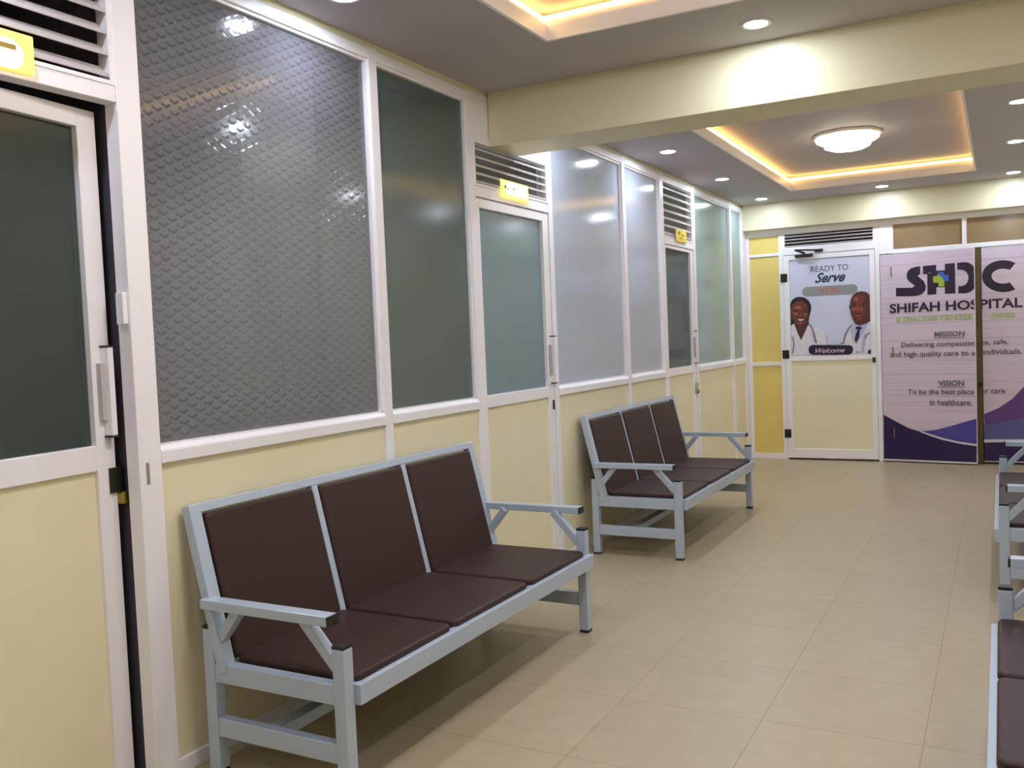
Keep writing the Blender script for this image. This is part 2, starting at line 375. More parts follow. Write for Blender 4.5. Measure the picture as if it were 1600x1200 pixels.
# yellow sign plates
def plate(y0, y1, z0, z1, label, marks, lit=None):
    t = thing('sign_plate', (.004, (y0+y1)/2, z0), label, 'sign')
    MB().box(.006, .012, y0, y1, z0, z1).build('acrylic_plate', M['signemit' if lit else 'sign'], t, bevel=.003)
    w_, h_ = y1-y0, z1-z0
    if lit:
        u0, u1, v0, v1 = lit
        MB().prism(rrect(y0+u0*w_, y0+u1*w_, z0+v0*h_, z0+v1*h_), lambda a, c, d: (d, a, c), .0119, .0122).build('centre_glow', M['signglow'], t)
    for u0, u1, v0, v1 in marks: MB().box(.0122, .0126, y0+u0*w_, y0+u1*w_, z0+v0*h_, z0+v1*h_).build('faded_print', M['signink'], t)
    for ys in (y0+.03, y1-.03): MB().box(0, .006, ys-.01, ys+.01, z0+.02, z0+.04).build('spacer', M['chrome'], t)
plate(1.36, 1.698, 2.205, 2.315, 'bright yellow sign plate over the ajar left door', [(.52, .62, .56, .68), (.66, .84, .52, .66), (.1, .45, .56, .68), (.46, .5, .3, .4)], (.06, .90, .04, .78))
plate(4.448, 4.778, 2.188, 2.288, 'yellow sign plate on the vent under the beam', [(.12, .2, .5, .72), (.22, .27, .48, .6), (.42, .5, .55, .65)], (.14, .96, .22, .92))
plate(7.52, 7.81, 2.178, 2.285, 'dull yellow sign plate on the tall far vent', [(.2, .38, .55, .8), (.48, .8, .5, .62), (.3, .6, .25, .35)])

# ------------------------------------------------------------------ doors on the left
def side_door(n, y0, y1, top, pane, label, ang=0, hasp=True, glass_z=(1.107, 2.108), handle=(1.13, 1.41)):
    """leaf in local coordinates: v runs 0..w from the hinge along +y, front face at x=0"""
    wd = y1-y0
    t = thing('door_%d' % n, (0, y0, 0), label, 'door', kind='structure')
    t.rotation_euler.z = ang
    ROOTLOC[t.name] = Vector((0, 0, 0))
    sl, sr = .042, .075
    f = MB(); d0, d1 = -.05, -.006
    f.box(d0, d1, .003, sl, .012, top); f.box(d0, d1, wd-sr, wd-.003, .012, top)
    f.box(d0, d1, sl, wd-sr, glass_z[1], top); f.box(d0, d1, sl, wd-sr, 1.042, glass_z[0]); f.box(d0, d1, sl, wd-sr, .012, .075)
    f.build('leaf_frame', M['frame'], t, bevel=.002, seg=1)
    MB().box(-.034, -.028, sl, wd-sr, glass_z[0], glass_z[1]).build('pane', M[pane], t)
    MB().box(-.036, -.022, sl, wd-sr, .075, 1.042).build('lower_board', M['board'], t)
    h = MB(); hc = wd-.045; z0, z1 = handle
    h.box(-.006, .028, hc+.005, hc+.027, z0, z1)
    hb = MB().box(-.006, .012, hc-.014, hc+.005, z0+.05, z1-.05)
    ho = h.build('pull_handle', M['frame'], t, bevel=.002, seg=1)
    hb.build('backplate', M['slat'], ho)
    MB().box(-.006, .0285, hc+.003, hc+.029, z0-.006, z0).box(-.006, .0285, hc+.003, hc+.029, z1, z1+.006).build('end_cap', M['black'], ho)
    return t, wd
t1, wd = side_door(1, 1.09, 1.972, 2.172, 'pane_dark', 'white framed door standing slightly ajar at the left edge', ang=math.radians(5.6), glass_z=(1.122, 2.115), handle=(1.15, 1.43))
hs = MB().box(-.05, .004, wd-.035, wd+.018, .965, 1.045).build('hasp_plate', M['dark'], t1, bevel=.002, seg=1)
MB().box(-.03, .02, wd-.005, wd+.02, .925, .965).build('padlock', M['brass'], hs, bevel=.006)
t2, wd = side_door(2, 4.188, 5.060, 2.158, 'pane_teal', 'closed white door with blue-grey glass under the beam')
MB().box(-.006, -.001, wd-.03, wd-.012, .965, 1.022).build('lock_plate', M['dark'], t2)
t3, wd = side_door(3, 7.237, 8.033, 2.136, 'pane_green', 'closed white door between the two far groups of windows')
hs = MB().box(-.006, .014, wd-.04, wd+.0, .87, .95).build('hasp_plate', M['chrome'], t3, bevel=.002, seg=1)
MB().box(.0, .022, wd-.03, wd-.005, .85, .885).build('padlock', M['brass'], hs, bevel=.005)
# small strike box and plate on the first post
b = thing('strike_box', (0, 1.97, 1.53), 'small white lock strike box on the post beside the ajar door', 'lock')
MB().box(-.04, -.006, 1.958, 1.975, 1.50, 1.60).build('housing', M['frame'], b, bevel=.002, seg=1)
MB().box(.004, .0055, 2.000, 2.012, .985, 1.055).build('strike_plate', M['chrome'], b)

# ------------------------------------------------------------------ rooms behind the partition
b = MB().box(XL-.1, XL, YS, 11.2, 0, ZC)
tag(b.build('wall_rooms', M['inner']), 'pale wall inside the consulting rooms', 'wall', kind='structure')
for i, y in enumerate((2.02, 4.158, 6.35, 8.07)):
    tag(MB().box(XL, -.056, y-.03, y+.03, 0, ZC).build('wall_divider', M['inner' if i else 'unlitroom']), 'partition between consulting rooms', 'wall', kind='structure')
tag(MB().box(XL, XL+.02, YS, 1.99, 0, ZC).build('wall_unlit_room', M['unlitroom']), 'wall of the first room, coloured dark as if unlit', 'wall', kind='structure')  # dark sheet over the pale wall in place of an unlit room

def curtain(y0, y1, label, x=-.16, n=14, z0=.9, z1=2.62, rail=None):
    rail = rail or (y0-.05, y1+.05)
    t = thing('curtain', (x, (y0+y1)/2, z0), label, 'curtain')
    b = MB(); k = n*8; rows = [z0, (z0+z1)/2, z1]
    for j, z in enumerate(rows):
        for i in range(k+1):
            u = i/k; a = .028*math.sin(u*n*2*math.pi)+.012*math.sin(u*n*4.7+1)
            b.v.append((x+a*(1-.3*j/2), y0+(y1-y0)*u, z))
    for j in range(2):
        for i in range(k):
            q = j*(k+1)+i; b.f.append((q, q+1, q+k+2, q+k+1)); b.mi.append(0); b.smooth.append(True)
    b.build('cloth', M['cloth'], t)
    
    MB().lathe([(.01, 0), (.01, rail[1]-rail[0])], (x, rail[0], z1+.01), 12, 'y').build('rail', M['chrome'], t)
    MB().box(x-.01, x+.01, (y0+y1)/2-.01, (y0+y1)/2+.01, z1+.015, ZC).build('rail_bracket', M['chrome'], t)
curtain(2.66, 3.10, 'pale curtain hanging in folds behind the chevron glass', n=4, rail=(2.04, 4.14))
curtain(5.14, 6.30, 'pale curtain behind the wide lilac window', x=-.12, n=11)
curtain(6.40, 7.14, 'pale curtain behind the narrow lilac window', x=-.12, n=7)

cb = thing('storage_cabinet', (-1.0, 1.7, 0), 'slate blue cabinet glimpsed through the gap of the ajar door', 'cabinet')
MB().box(-1.5, -.72, 1.25, 1.97, .02, 1.62).build('body', M['cabinet'], cb, bevel=.004)
MB().box(-.72, -.70, 1.27, 1.60, .08, 1.05).build('cabinet_door', M['cabinet'], cb, bevel=.003)
MB().box(-.72, -.70, 1.62, 1.95, .08, 1.05).build('cabinet_door', M['cabinet'], cb, bevel=.003)
MB().box(-.72, -.69, 1.25, 1.97, 1.09, 1.12).build('shelf_edge', M['steel'], cb)

def room_fill_lamp(y, e, col=(1, .97, .93), x=-1.3):  # added lamp, no source seen: lifts curtain and panes from behind
    t = thing('room_fill_lamp', (x, y, ZC-.03), 'added fill lamp on the ceiling of a consulting room at y %.0f' % y, 'lamp')
    ld = bpy.data.lights.new('room_fill_light', 'AREA'); ld.shape = 'DISK'; ld.size = .35; ld.energy = e; ld.color = col
    lo = bpy.data.objects.new('room_fill_light', ld); COL.objects.link(lo); lo.parent = t; lo.location = (0, 0, -.035)
    MB().lathe([(.001, 0), (.17, 0), (.18, .012), (.18, .03)], (x, y, ZC-.03), 28).build('housing', M['frame'], t)
    return t
room_fill_lamp(3.0, ROOM_W*2.6, (.95, .97, 1))['label'] = 'added fill lamp in the unseen room behind the chevron glass'
room_fill_lamp(5.2, ROOM_W*.9, (.92, .95, 1))['label'] = 'added fill lamp in the unseen room behind the wide lilac window'
room_fill_lamp(7.2, ROOM_W*.5, (.92, .96, 1))['label'] = 'added fill lamp in the unseen room behind the third left door'
room_fill_lamp(9.1, ROOM_W*.8, (.95, 1, .95))['label'] = 'added fill lamp in the unseen room behind the misty green windows'

# ------------------------------------------------------------------ end wall
wb = thing('wall_back', (0, YE, 0), 'framework of the far end wall', 'wall', kind='structure')
f = MB(); Y0, Y1 = YE, YE+.05
f.box(0.0, .036, Y0, Y1, 0, 2.46); f.box(.345, .395, Y0, Y1, 0, 2.46)
for z0, z1 in ((0, .062), (1.008, 1.048), (2.178, 2.208), (2.39, 2.46)): f.box(.036, .345, Y0, Y1, z0, z1)
f.box(.395, 1.302, Y0, Y1, 2.175, 2.245); f.box(.395, 1.302, Y0, Y1, 2.405, 2.46)
f.box(1.302, 1.345, Y0, Y1, 0, 2.46); f.box(1.345, 1.468, Y0, Y1, 2.112, 2.46)
f.box(1.468, XR, Y0, Y1, 2.108, 2.145); f.box(1.468, XR, Y0, Y1, 2.41, 2.46); f.box(2.100, 2.131, Y0-.004, Y1, 2.145, 2.41); f.box(3.045, XR, Y0, Y1, 0, 2.145)
f.build('framework', M['frame'], wb, bevel=.002, seg=1)
MB().box(.036, .345, Y0+.015, Y0+.03, .062, 1.008).build('lower_board', M['yellow'], wb)
MB().box(.036, .345, Y0+.015, Y0+.03, 1.048, 2.178).build('middle_board', M['yellow'], wb)
MB().box(.036, .345, Y0+.015, Y0+.03, 2.208, 2.39).build('upper_board', M['yellow'], wb)
tag(MB().box(XL, XR+.1, 11.0, 11.2, 0, ZC).build('wall_beyond', M['unlitroom']), 'wall beyond the end doors, coloured dark as if unlit', 'wall', kind='structure')  # dark colour in place of the shade behind the louvre gaps
louvre(0, .395, 1.302, 2.245, 2.405, 4, 'x', 'low white louvre vent above the poster door', (.85, YE, 2.245))
for n, (a, c, lb) in {7: (1.468, 2.100, 'brown privacy glass transom beside the vent'), 8: (2.131, XR, 'brown privacy glass transom cut by the right edge')}.items():
    t = thing('window_%d' % n, ((a+c)/2, YE, 2.145), lb, 'window', kind='structure')
    MB().box(a, c, Y0+.02, Y0+.026, 2.145, 2.41).build('pane', M['pane_brown'], t)
    MB().box(a, a+.01, Y0+.006, Y0+.04, 2.145, 2.41).box(a, c, Y0+.006, Y0+.04, 2.40, 2.41).box(a, c, Y0+.006, Y0+.04, 2.145, 2.153).build('glazing_bead', M['frame'], t)

# flat printing on upright surfaces: layers in the x-z plane, each a hair in front of the last
class Print:
    def __init__(s, y, org=(0, 0)): s.y = y; s.k = 0; s.parts = {}; s.org = org
    def layer(s, part, material, polys, lift=None, depth=.0006):
        s.k += 1; y = s.y - .0006*s.k if lift is None else s.y - lift
        mb, mats = s.parts.setdefault(part, (MB(), []))
        if material not in mats: mats.append(material)
        mb.cur = mats.index(material)
        for p in polys: mb.prism(p, lambda a, b, d: (a-s.org[0], d, b), y, y-.0003)
    def mesh(s, part, material, verts, faces):
        s.k += 1; y = s.y - .0006*s.k
        mb, mats = s.parts.setdefault(part, (MB(), []))
        if material not in mats: mats.append(material)
        n = len(mb.v); mb.v += [(x-s.org[0], y, z) for x, z in verts]
        for f in faces: mb.f.append(tuple(n+i for i in f)); mb.mi.append(mats.index(material)); mb.smooth.append(False)
    def done(s, parent, first):
        root = None
        for nme, (mb, mats) in s.parts.items():
            if nme == first: root = mb.build(nme, [M[m] for m in mats], parent)
        for nme, (mb, mats) in s.parts.items():
            if nme != first: mb.build(nme, [M[m] for m in mats], root)
        return root
def text_mesh(body, x0, x1, z0, z1, off=0.0, shear=0.0, tilt=0.0, serif=False):
    """letters as triangles fitted to the rectangle (x0..x1, z0..z1)"""
    c = bpy.data.curves.new('t', 'FONT'); c.body = body; c.offset = off; c.shear = shear; c.resolution_u = 3
    o = bpy.data.objects.new('t', c); COL.objects.link(o)
    dg = bpy.context.evaluated_depsgraph_get(); me = o.evaluated_get(dg).to_mesh()
    vs = [(v.co.x, v.co.y) for v in me.vertices]; fs = [tuple(p.vertices) for p in me.polygons]
    o.evaluated_get(dg).to_mesh_clear(); bpy.data.objects.remove(o); bpy.data.curves.remove(c)
    ax, bx = min(v[0] for v in vs), max(v[0] for v in vs); az, bz = min(v[1] for v in vs), max(v[1] for v in vs)
    out = [(x0+(v[0]-ax)/(bx-ax)*(x1-x0), z0+(v[1]-az)/(bz-az)*(z1-z0)) for v in vs]
    if tilt: out = [(x, z+(x-x0)*tilt) for x, z in out]
    return out, fs
def clip_mesh(vs, fs, cut, keep_left):
    bm = bmesh.new(); bv = [bm.verts.new((x, 0, z)) for x, z in vs]
    for f in fs:
        try: bm.faces.new([bv[i] for i in f])
        except ValueError: pass
    g = bm.verts[:]+bm.edges[:]+bm.faces[:]
    bmesh.ops.bisect_plane(bm, geom=g, plane_co=(cut, 0, 0), plane_no=(1, 0, 0), clear_outer=keep_left, clear_inner=not keep_left)
    bm.verts.index_update()
    r = [(v.co.x, v.co.z) for v in bm.verts], [tuple(v.index for v in f.verts) for f in bm.faces]
    bm.free(); return r
def ell(cx, cz, rx, rz, n=28, a0=0, a1=2*math.pi): return [(cx+rx*math.cos(a0+(a1-a0)*i/n), cz+rz*math.sin(a0+(a1-a0)*i/n)) for i in range(n)]
def strip(pts, w_):
    """thin line as quads"""
    out = []
    for (a, b), (c, d) in zip(pts, pts[1:]):
        l = math.hypot(c-a, d-b) or 1; nx, nz = -(d-b)/l*w_/2, (c-a)/l*w_/2
        out.append([(a+nx, b+nz), (a-nx, b-nz), (c-nx, d-nz), (c+nx, d+nz)])
    return out
def arc(cx, cy, rx, ry, d0, d1, n=10): return [(cx+rx*math.cos(math.radians(d0+(d1-d0)*i/n)), cy+ry*math.sin(math.radians(d0+(d1-d0)*i/n))) for i in range(n+1)]

# door with the welcome poster
t = thing('door_4', (.397, YE, 0), 'white door with a poster of two doctors', 'door', kind='structure')
f = MB(); A0, A1 = YE-.008, YE+.035
f.box(.397, .452, A0, A1, .018, 2.168); f.box(1.248, 1.300, A0, A1, .018, 2.168)
f.box(.452, 1.248, A0, A1, 2.118, 2.168); f.box(.452, 1.248, A0, A1, 1.052, 1.104); f.box(.452, 1.248, A0, A1, .018, .115)
f.build('leaf_frame', M['frame'], t, bevel=.002, seg=1)
MB().box(.452, 1.248, YE+.008, YE+.02, .115, 1.052).build('lower_board', M['board'], t)
MB().box(.452, 1.248, YE+.006, YE+.014, 1.104, 2.118).build('pane', M['pane_mist'], t)
for z in (1.936, 1.125, .279):
    h = MB().box(.362, .432, YE-.014, YE-.008, z-.045, z+.045).build('hinge', M['dark'], t, bevel=.002, seg=1)
    MB().lathe([(.007, 0), (.007, .09)], (.397, YE-.016, z-.045), 10).build('hinge_pin', M['black'], h)
cl = MB().box(.52, .70, YE-.05, YE-.008, 2.14, 2.172).build('closer_body', M['dark'], t, bevel=.004, label='dark metal door closer with a folding arm')
b = MB()
def rod(b, p, q, r=.008):
    p = Vector(p); q = Vector(q); d = (q-p).normalized(); a = d.cross(Vector((0, 0, 1))).normalized()*r; c = d.cross(a).normalized()*r
    b.quadbox([p-a-c, p+a-c, p+a+c, p-a+c, q-a-c, q+a-c, q+a+c, q-a+c])
rod(b, (.62, YE-.035, 2.18), (.545, YE-.15, 2.21)); rod(b, (.545, YE-.15, 2.21), (.76, YE-.01, 2.205)); b.build('closer_arm', M['dark'], cl)
MB().box(.72, .80, YE-.018, YE-.002, 2.185, 2.215).build('arm_bracket', M['dark'], cl)
MB().box(1.262, 1.29, YE-.03, YE-.008, 1.02, 1.07).build('lock_plate', M['dark'], t)
MB().box(1.272, 1.284, YE-.045, YE-.03, 1.22, 1.40).box(1.272, 1.284, YE-.03, YE-.008, 1.225, 1.24).box(1.272, 1.284, YE-.03, YE-.008, 1.38, 1.395).build('pull_handle', M['frame'], t, bevel=.002, seg=1)

def A10(a, b): return (6.3655e-4*a-1.567e-5*b+.3652, -2.775e-5*a-6.6567e-4*b+1.82488)     # layout of the lower half of the poster
def P10(l): return [A10(a, b) for a, b in l]
pr = Print(YE+.0055)
pr.layer('poster', 'poster', [[(.453, 1.106), (1.247, 1.106), (1.247, 2.116), (.453, 2.116)]])
for body, x0, x1, z0, z1, m, off, sh in (('READY TO', .672, 1.045, 1.978, 2.040, 'navy', .0, 0), ('Serve', .71, 1.015, 1.862, 1.968, 'navy', .028, .5)):
    v, fc = text_mesh(body, x0, x1, z0, z1, off, sh); pr.mesh('lettering', m, v, fc)
pr.layer('lettering', 'pill', [rrect(.579, 1.131, 1.727, 1.828)])
v, fc = text_mesh('YOU', .752, .948, 1.748, 1.808, .02); pr.mesh('lettering', 'red', v, fc)
def clipx(poly, lo=.454, hi=1.246, zlo=1.107): return [(min(max(x, lo), hi), max(z, zlo)) for x, z in poly]
def L(part, m, *polys): pr.layer(part, m, [clipx(P10(p)) for p in polys])
W = 'woman_portrait'; G = 'man_portrait'
L(W, 'hair', [(140, 580), (140, 240), (175, 180), (230, 140), (300, 130), (380, 145), (440, 190), (480, 260), (480, 340), (455, 430), (440, 520), (450, 600), (300, 640), (200, 590)])
L(W, 'coat', [(140, 1060), (140, 600), (210, 545), (300, 640), (410, 560), (470, 590), (600, 625), (690, 670), (745, 780), (760, 1060)])
L(W, 'fold', [(680, 690), (745, 780), (745, 900), (725, 900), (720, 800)], [(470, 640), (520, 700), (560, 860), (530, 860), (490, 730)])
L(W, 'skin2', [(205, 550), (230, 500), (430, 500), (440, 560), (320, 820), (260, 700)])
L(W, 'skin', [(150, 330), (190, 240), (260, 195), (340, 200), (410, 250), (435, 340), (430, 440), (400, 520), (350, 575), (300, 590), (240, 560), (190, 500), (155, 420)])
L(W, 'skinhi', arc(270, 300, 60, 30, 0, 360, 16)[:-1], arc(235, 400, 38, 32, 0, 360, 14)[:-1], arc(385, 410, 26, 26, 0, 360, 14)[:-1])
L(W, 'skin', arc(310, 410, 26, 40, 0, 360, 14)[:-1])
L(W, 'skinhi', arc(305, 540, 40, 18, 0, 360, 14)[:-1], arc(312, 425, 14, 16, 0, 360, 10)[:-1])
L(W, 'hair', arc(248, 362, 26, 10, 0, 360, 12)[:-1], arc(385, 362, 26, 10, 0, 360, 12)[:-1], [(215, 335), (245, 322), (285, 332), (285, 340), (245, 331), (218, 342)], [(355, 334), (390, 322), (420, 335), (420, 342), (390, 331), (356, 341)], arc(320, 497, 60, 24, 0, 360, 16)[:-1])
L(W, 'whiteink', [(265, 484), (315, 486), (368, 482), (358, 502), (318, 510), (280, 502)])
pr.layer(W, 'softink', [clipx(q) for q in strip(P10([(440, 560), (490, 610), (525, 690), (550, 790), (565, 860)]), .010)+strip(P10([(145, 740), (190, 780), (205, 900), (185, 1015), (150, 1020)]), .009)])
L(G, 'coat', [(960, 880), (1000, 760), (1040, 660), (1110, 590), (1180, 560), (1410, 520), (1420, 540), (1420, 1035), (950, 1035)])
L(G, 'shirt', [(1130, 600), (1180, 560), (1240, 590), (1330, 545), (1385, 520), (1330, 640), (1200, 850), (1150, 730)])
L(G, 'skin2', [(1160, 520), (1400, 440), (1400, 520), (1330, 560), (1235, 590), (1165, 560)])
L(G, 'skin2', [(1090, 260), (1100, 180), (1140, 110), (1200, 70), (1270, 58), (1340, 75), (1400, 120), (1400, 460), (1350, 530), (1290, 575), (1210, 575), (1150, 520), (1110, 430), (1092, 350)])
L(G, 'skin', [(1108, 260), (1130, 170), (1190, 110), (1255, 105), (1310, 160), (1320, 300), (1300, 420), (1260, 500), (1200, 510), (1150, 450), (1115, 360)])
L(G, 'skinhi', arc(1185, 180, 34, 34, 0, 360, 14)[:-1], arc(1150, 335, 28, 26, 0, 360, 14)[:-1], arc(1205, 330, 15, 34, 0, 360, 12)[:-1], arc(1265, 340, 22, 22, 0, 360, 12)[:-1])
L(G, 'hair', arc(1155, 272, 28, 9, 0, 360, 12)[:-1], arc(1285, 268, 28, 9, 0, 360, 12)[:-1], [(1120, 250), (1155, 238), (1190, 250), (1188, 258), (1155, 248), (1122, 258)], [(1255, 248), (1290, 236), (1325, 250), (1325, 258), (1290, 246), (1257, 256)], arc(1212, 405, 50, 10, 0, 360, 14)[:-1], [(1075, 290), (1092, 270), (1100, 330), (1085, 330)])
L(G, 'skinhi', arc(1215, 432, 38, 10, 0, 360, 14)[:-1])
L(G, 'ink', [(1180, 605), (1225, 598), (1275, 612), (1268, 640), (1240, 650), (1232, 760), (1180, 862), (1160, 790), (1205, 650), (1180, 640)])
L(G, 'fold', [(1290, 740), (1330, 700), (1300, 1000), (1260, 1000)], [(1100, 650), (1125, 610), (1155, 800), (1140, 850)])
pr.layer(G, 'softink', [clipx(q) for q in strip(P10([(1120, 570), (1070, 630), (1020, 720), (990, 860), (950, 865)]), .010)+strip(P10([(1395, 700), (1350, 720), (1315, 790)]), .010)])
L(G, 'hair', [(1190, 985), (1225, 990), (1225, 1005), (1195, 1000)], [(1370, 960), (1420, 950), (1420, 1020), (1360, 1020)])
L('welcome_badge', 'ink', [(440, 960), (455, 915), (500, 892), (1080, 890), (1125, 905), (1142, 950), (1125, 1010), (1080, 1036), (500, 1044), (455, 1020)])
p0 = A10(555, 1020); p1 = A10(1010, 930)
v, fc = text_mesh('Welcome', p0[0], p1[0], p0[1], p1[1], .0, .45); pr.mesh('welcome_badge', 'whiteink', v, fc)
pr.done(t, 'poster')

# double door wrapped in the hospital banner
def A6(a, b): return (9.4717e-4*a-1.753e-5*b+1.27948, -6.6e-5*a-1.0438e-3*b+2.53204)
def A5(a, b): return (1.09879e-3*a-2.04e-5*b+1.25484, -5.75e-6*a-1.2186e-3*b+1.36204)
CUT = 2.222
def banner_layers(pr, left):
    lo, hi = (1.352, 2.210) if left else (2.262, 3.04)
    pr.layer('banner_print', 'banner', [[(lo, .03 if left else .035), (hi, .03 if left else .035), (hi, 2.10), (lo, 2.10)]])
    def cx(poly): return [(min(max(x, lo), hi), min(max(z, .032), 2.098)) for x, z in poly]
    def L6(m, *ps, part='hospital_logo'): pr.layer(part, m, [cx([A6(*q) for q in p]) for p in ps])
    def L5(m, *ps, part='wave_print'): pr.layer(part, m, [cx([A5(*q) for q in p]) for p in ps])
    if left:
        # S H D, with the bars of the letters as in the photograph
        outer = [(485, 517), (430, 522), (385, 540), (355, 575), (352, 620), (370, 655), (410, 685), (428, 700), (405, 718), (245, 722), (245, 803), (400, 800), (470, 792), (515, 770), (538, 735), (538, 690), (520, 655), (480, 625), (462, 603), (480, 594), (500, 590)]
        # as strips so every face stays convex enough
        L6('ink', [(245, 722), (410, 718), (420, 800), (245, 803)], [(410, 718), (432, 700), (480, 625), (520, 655), (540, 700), (535, 745), (505, 778), (460, 795), (418, 800)],
           [(352, 600), (362, 562), (395, 535), (440, 521), (486, 517), (486, 594), (470, 597), (462, 605), (480, 625), (440, 706), (410, 685), (370, 655), (354, 630)],
           [(512, 515), (640, 504), (640, 570), (572, 578), (555, 592), (512, 592)])
        L6('ink', [(553, 590), (640, 560), (642, 780), (556, 786)], [(722, 496), (816, 490), (822, 770), (722, 776)], [(636, 560), (726, 556), (726, 714), (636, 714)])
        D = []; o_ = [(838, 488), (900, 482)]+arc(905, 626, 125, 144, -88, 88, 14)+[(848, 770)]; i_ = [(838, 550), (868, 552)]+arc(872, 628, 70, 76, -85, 85, 14)+[(848, 706)]
        for k in range(len(o_)-1): D.append([o_[k], o_[k+1], i_[k+1], i_[k]])
        L6('ink', *D)
        L6('green', [(610, 612), (650, 610), (652, 595), (670, 592), (690, 610), (718, 660), (718, 706), (662, 708), (660, 672), (612, 672)])
        L6('blue', [(655, 572), (712, 568), (714, 598), (758, 598), (758, 655), (724, 660), (708, 640), (690, 618), (668, 606)])
        L5('deep', [(105, 722), (105, 1100), (480, 1125), (480, 874), (430, 857), (330, 832), (200, 770)], [(480, 874), (480, 1125), (885, 1150), (885, 955), (740, 938), (600, 910)])
        L5('wave', [(430, 852), (550, 838), (650, 811), (885, 738), (885, 940), (740, 925), (600, 897)])
        pr.layer('wave_print', 'whiteink', [cx(q) for q in strip([A5(*q) for q in [(430, 856), (520, 886), (600, 909), (740, 936), (885, 953)]], .013)])
    else:
        C = []; c0 = (1243, 608); 
        o_ = arc(c0[0], c0[1], 190, 146, -55, -305, 26); i_ = arc(c0[0], c0[1], 103, 68, -55, -305, 26)
        for k in range(26): C.append([o_[k], o_[k+1], i_[k+1], i_[k]])
        L6('ink', *C)
        L5('wave2', [(932, 712), (1050, 660), (1150, 590), (1252, 480), (1660, 60), (1660, 690), (1252, 742), (938, 802)])
        L5('wave3', [(932, 802), (1252, 740), (1660, 660), (1660, 895), (1252, 908), (932, 915)])
        L5('whiteink', [(932, 915), (1252, 908), (1660, 895), (1660, 915), (1252, 926), (932, 940)])
        L5('deep', [(932, 940), (1252, 926), (1660, 915), (1660, 1110), (932, 1100)])
    for body, x0, x1, z0, z1, m, off in (
            ('SHIFAH HOSPITAL', 1.436, 2.606, 1.510, 1.604, 'ink', .026), ('& DIALYSIS CENTER', 1.489, 2.200, 1.416, 1.472, 'palegreen', .03), ('ANNEX', 2.335, 2.550, 1.419, 1.468, 'palegreen', .03),
            ('MISSION', 1.850, 2.120, 1.258, 1.309, 'headink', .03), ('Delivering compassionate, safe,', 1.540, 2.482, 1.150, 1.214, 'softink', .012),
            ('and high quality care to all individuals.', 1.430, 2.596, 1.052, 1.120, 'softink', .012), ('VISION', 1.876, 2.108, .774, .829, 'headink', .03),
            ('To be the best place for care', 1.592, 2.450, .676, .742, 'softink', .012), ('in healthcare.', 1.797, 2.174, .581, .641, 'softink', .012)):
        v, fc = text_mesh(body, x0, x1, z0, z1, off)
        v, fc = clip_mesh(v, fc, 2.208 if left else 2.264, left)
        if v: pr.mesh('banner_lettering', m, v, fc)
    if left:
        pr.layer('banner_lettering', 'headink', [[(1.846, 1.244), (2.122, 1.244), (2.122, 1.250), (1.846, 1.250)], [(1.872, .760), (2.110, .760), (2.110, .766), (1.872, .766)]])

t = thing('door_5', (1.348, YE, 0), 'left leaf of the double door with the lilac hospital banner', 'door', kind='structure')
ROOTLOC[t.name] = Vector((1.348, YE, 0))
MB().box(1.350, 2.213, YE-.002, YE+.036, .012, 2.102).build('leaf', M['frame'], t, bevel=.002, seg=1)
pr = Print(YE-.002); banner_layers(pr, True); pr.done(t, 'banner_print')
for z in (1.925, 1.12, .30): MB().box(1.452, 1.462, YE-.012, YE-.002, z-.05, z+.05).build('hinge_strip', M['brass'], t)
t.rotation_euler.z = -math.radians(8)

t = thing('door_6', (3.045, YE, 0), 'right leaf of the double door with purple banner wave', 'door', kind='structure')
MB().box(2.262, 3.043, YE-.002, YE+.036, .02, 2.102).build('leaf', M['frame'], t, bevel=.002, seg=1)
MB().box(2.205, 2.256, YE+.008, YE+.036, .012, 2.102).build('meeting_stile', M['olive'], t)
MB().box(2.215, 2.262, YE-.004, YE+.008, .76, .80).build('latch', M['dark'], t)
pr = Print(YE-.002); banner_layers(pr, False); pr.done(t, 'banner_print')

# ------------------------------------------------------------------ lights on the ceiling
def make_downlight(x, y, label):
    t = thing('downlight', (x, y, ZC), label, 'downlight', 'round recessed ceiling downlights')
    MB().lathe([(.056, -.0045), (.066, -.005), (.070, 0), (.056, 0), (.056, -.0045)], (x, y, ZC), 36).build('trim_ring', M['frame'], t)
    MB().lathe([(.056, -.004), (.050, -.0046), (.0001, -.0046)], (x, y, ZC), 36).build('lens', M['lens'], t)
    return t
DL = [(.29, 6.52, 'downlight on the far ceiling near the left partition, just past the beam'), (.29, 8.0, 'second downlight past the beam along the left side'), (.29, 9.49, 'downlight in the far left ceiling corner'),
      (1.43, 9.52, 'downlight between the far tray and the bulkhead, mid-width'), (2.54, 9.54, 'far right downlight closest to the bulkhead'), (2.54, 7.9, 'right-hand downlight level with the far tray, second from the bulkhead'),
      (2.54, 6.48, 'right-hand downlight cut by the photo edge, nearest the beam'), (.29, 5.02, 'downlight hidden behind the beam above the second door'), (1.43, 5.03, 'downlight hidden behind the beam, mid-width'), (2.54, 5.02, 'downlight hidden behind the beam at right'),
      (1.50, 4.09, 'single downlight in front of the beam, top right of centre'), (.24, 2.84, 'downlight above the chevron glass at the top edge'), (.24, 1.32, 'downlight above the ajar door, out of frame'),
      (2.54, 2.84, 'right-hand downlight of the near bay, out of frame'), (2.54, 1.32, 'right-hand downlight near the viewer, out of frame'), (1.43, -.1, 'mid-width downlight behind the viewer'), (.29, -1.3, 'left downlight behind the viewer'), (2.54, -1.3, 'right downlight behind the viewer')]
first = make_downlight(*DL[0])
for x, y, lb in DL[1:]:
    r = first.copy(); COL.objects.link(r); r.location = (x, y, ZC); r['label'] = lb
    for ch in first.children:
        c = ch.copy(); COL.objects.link(c); c.parent = r

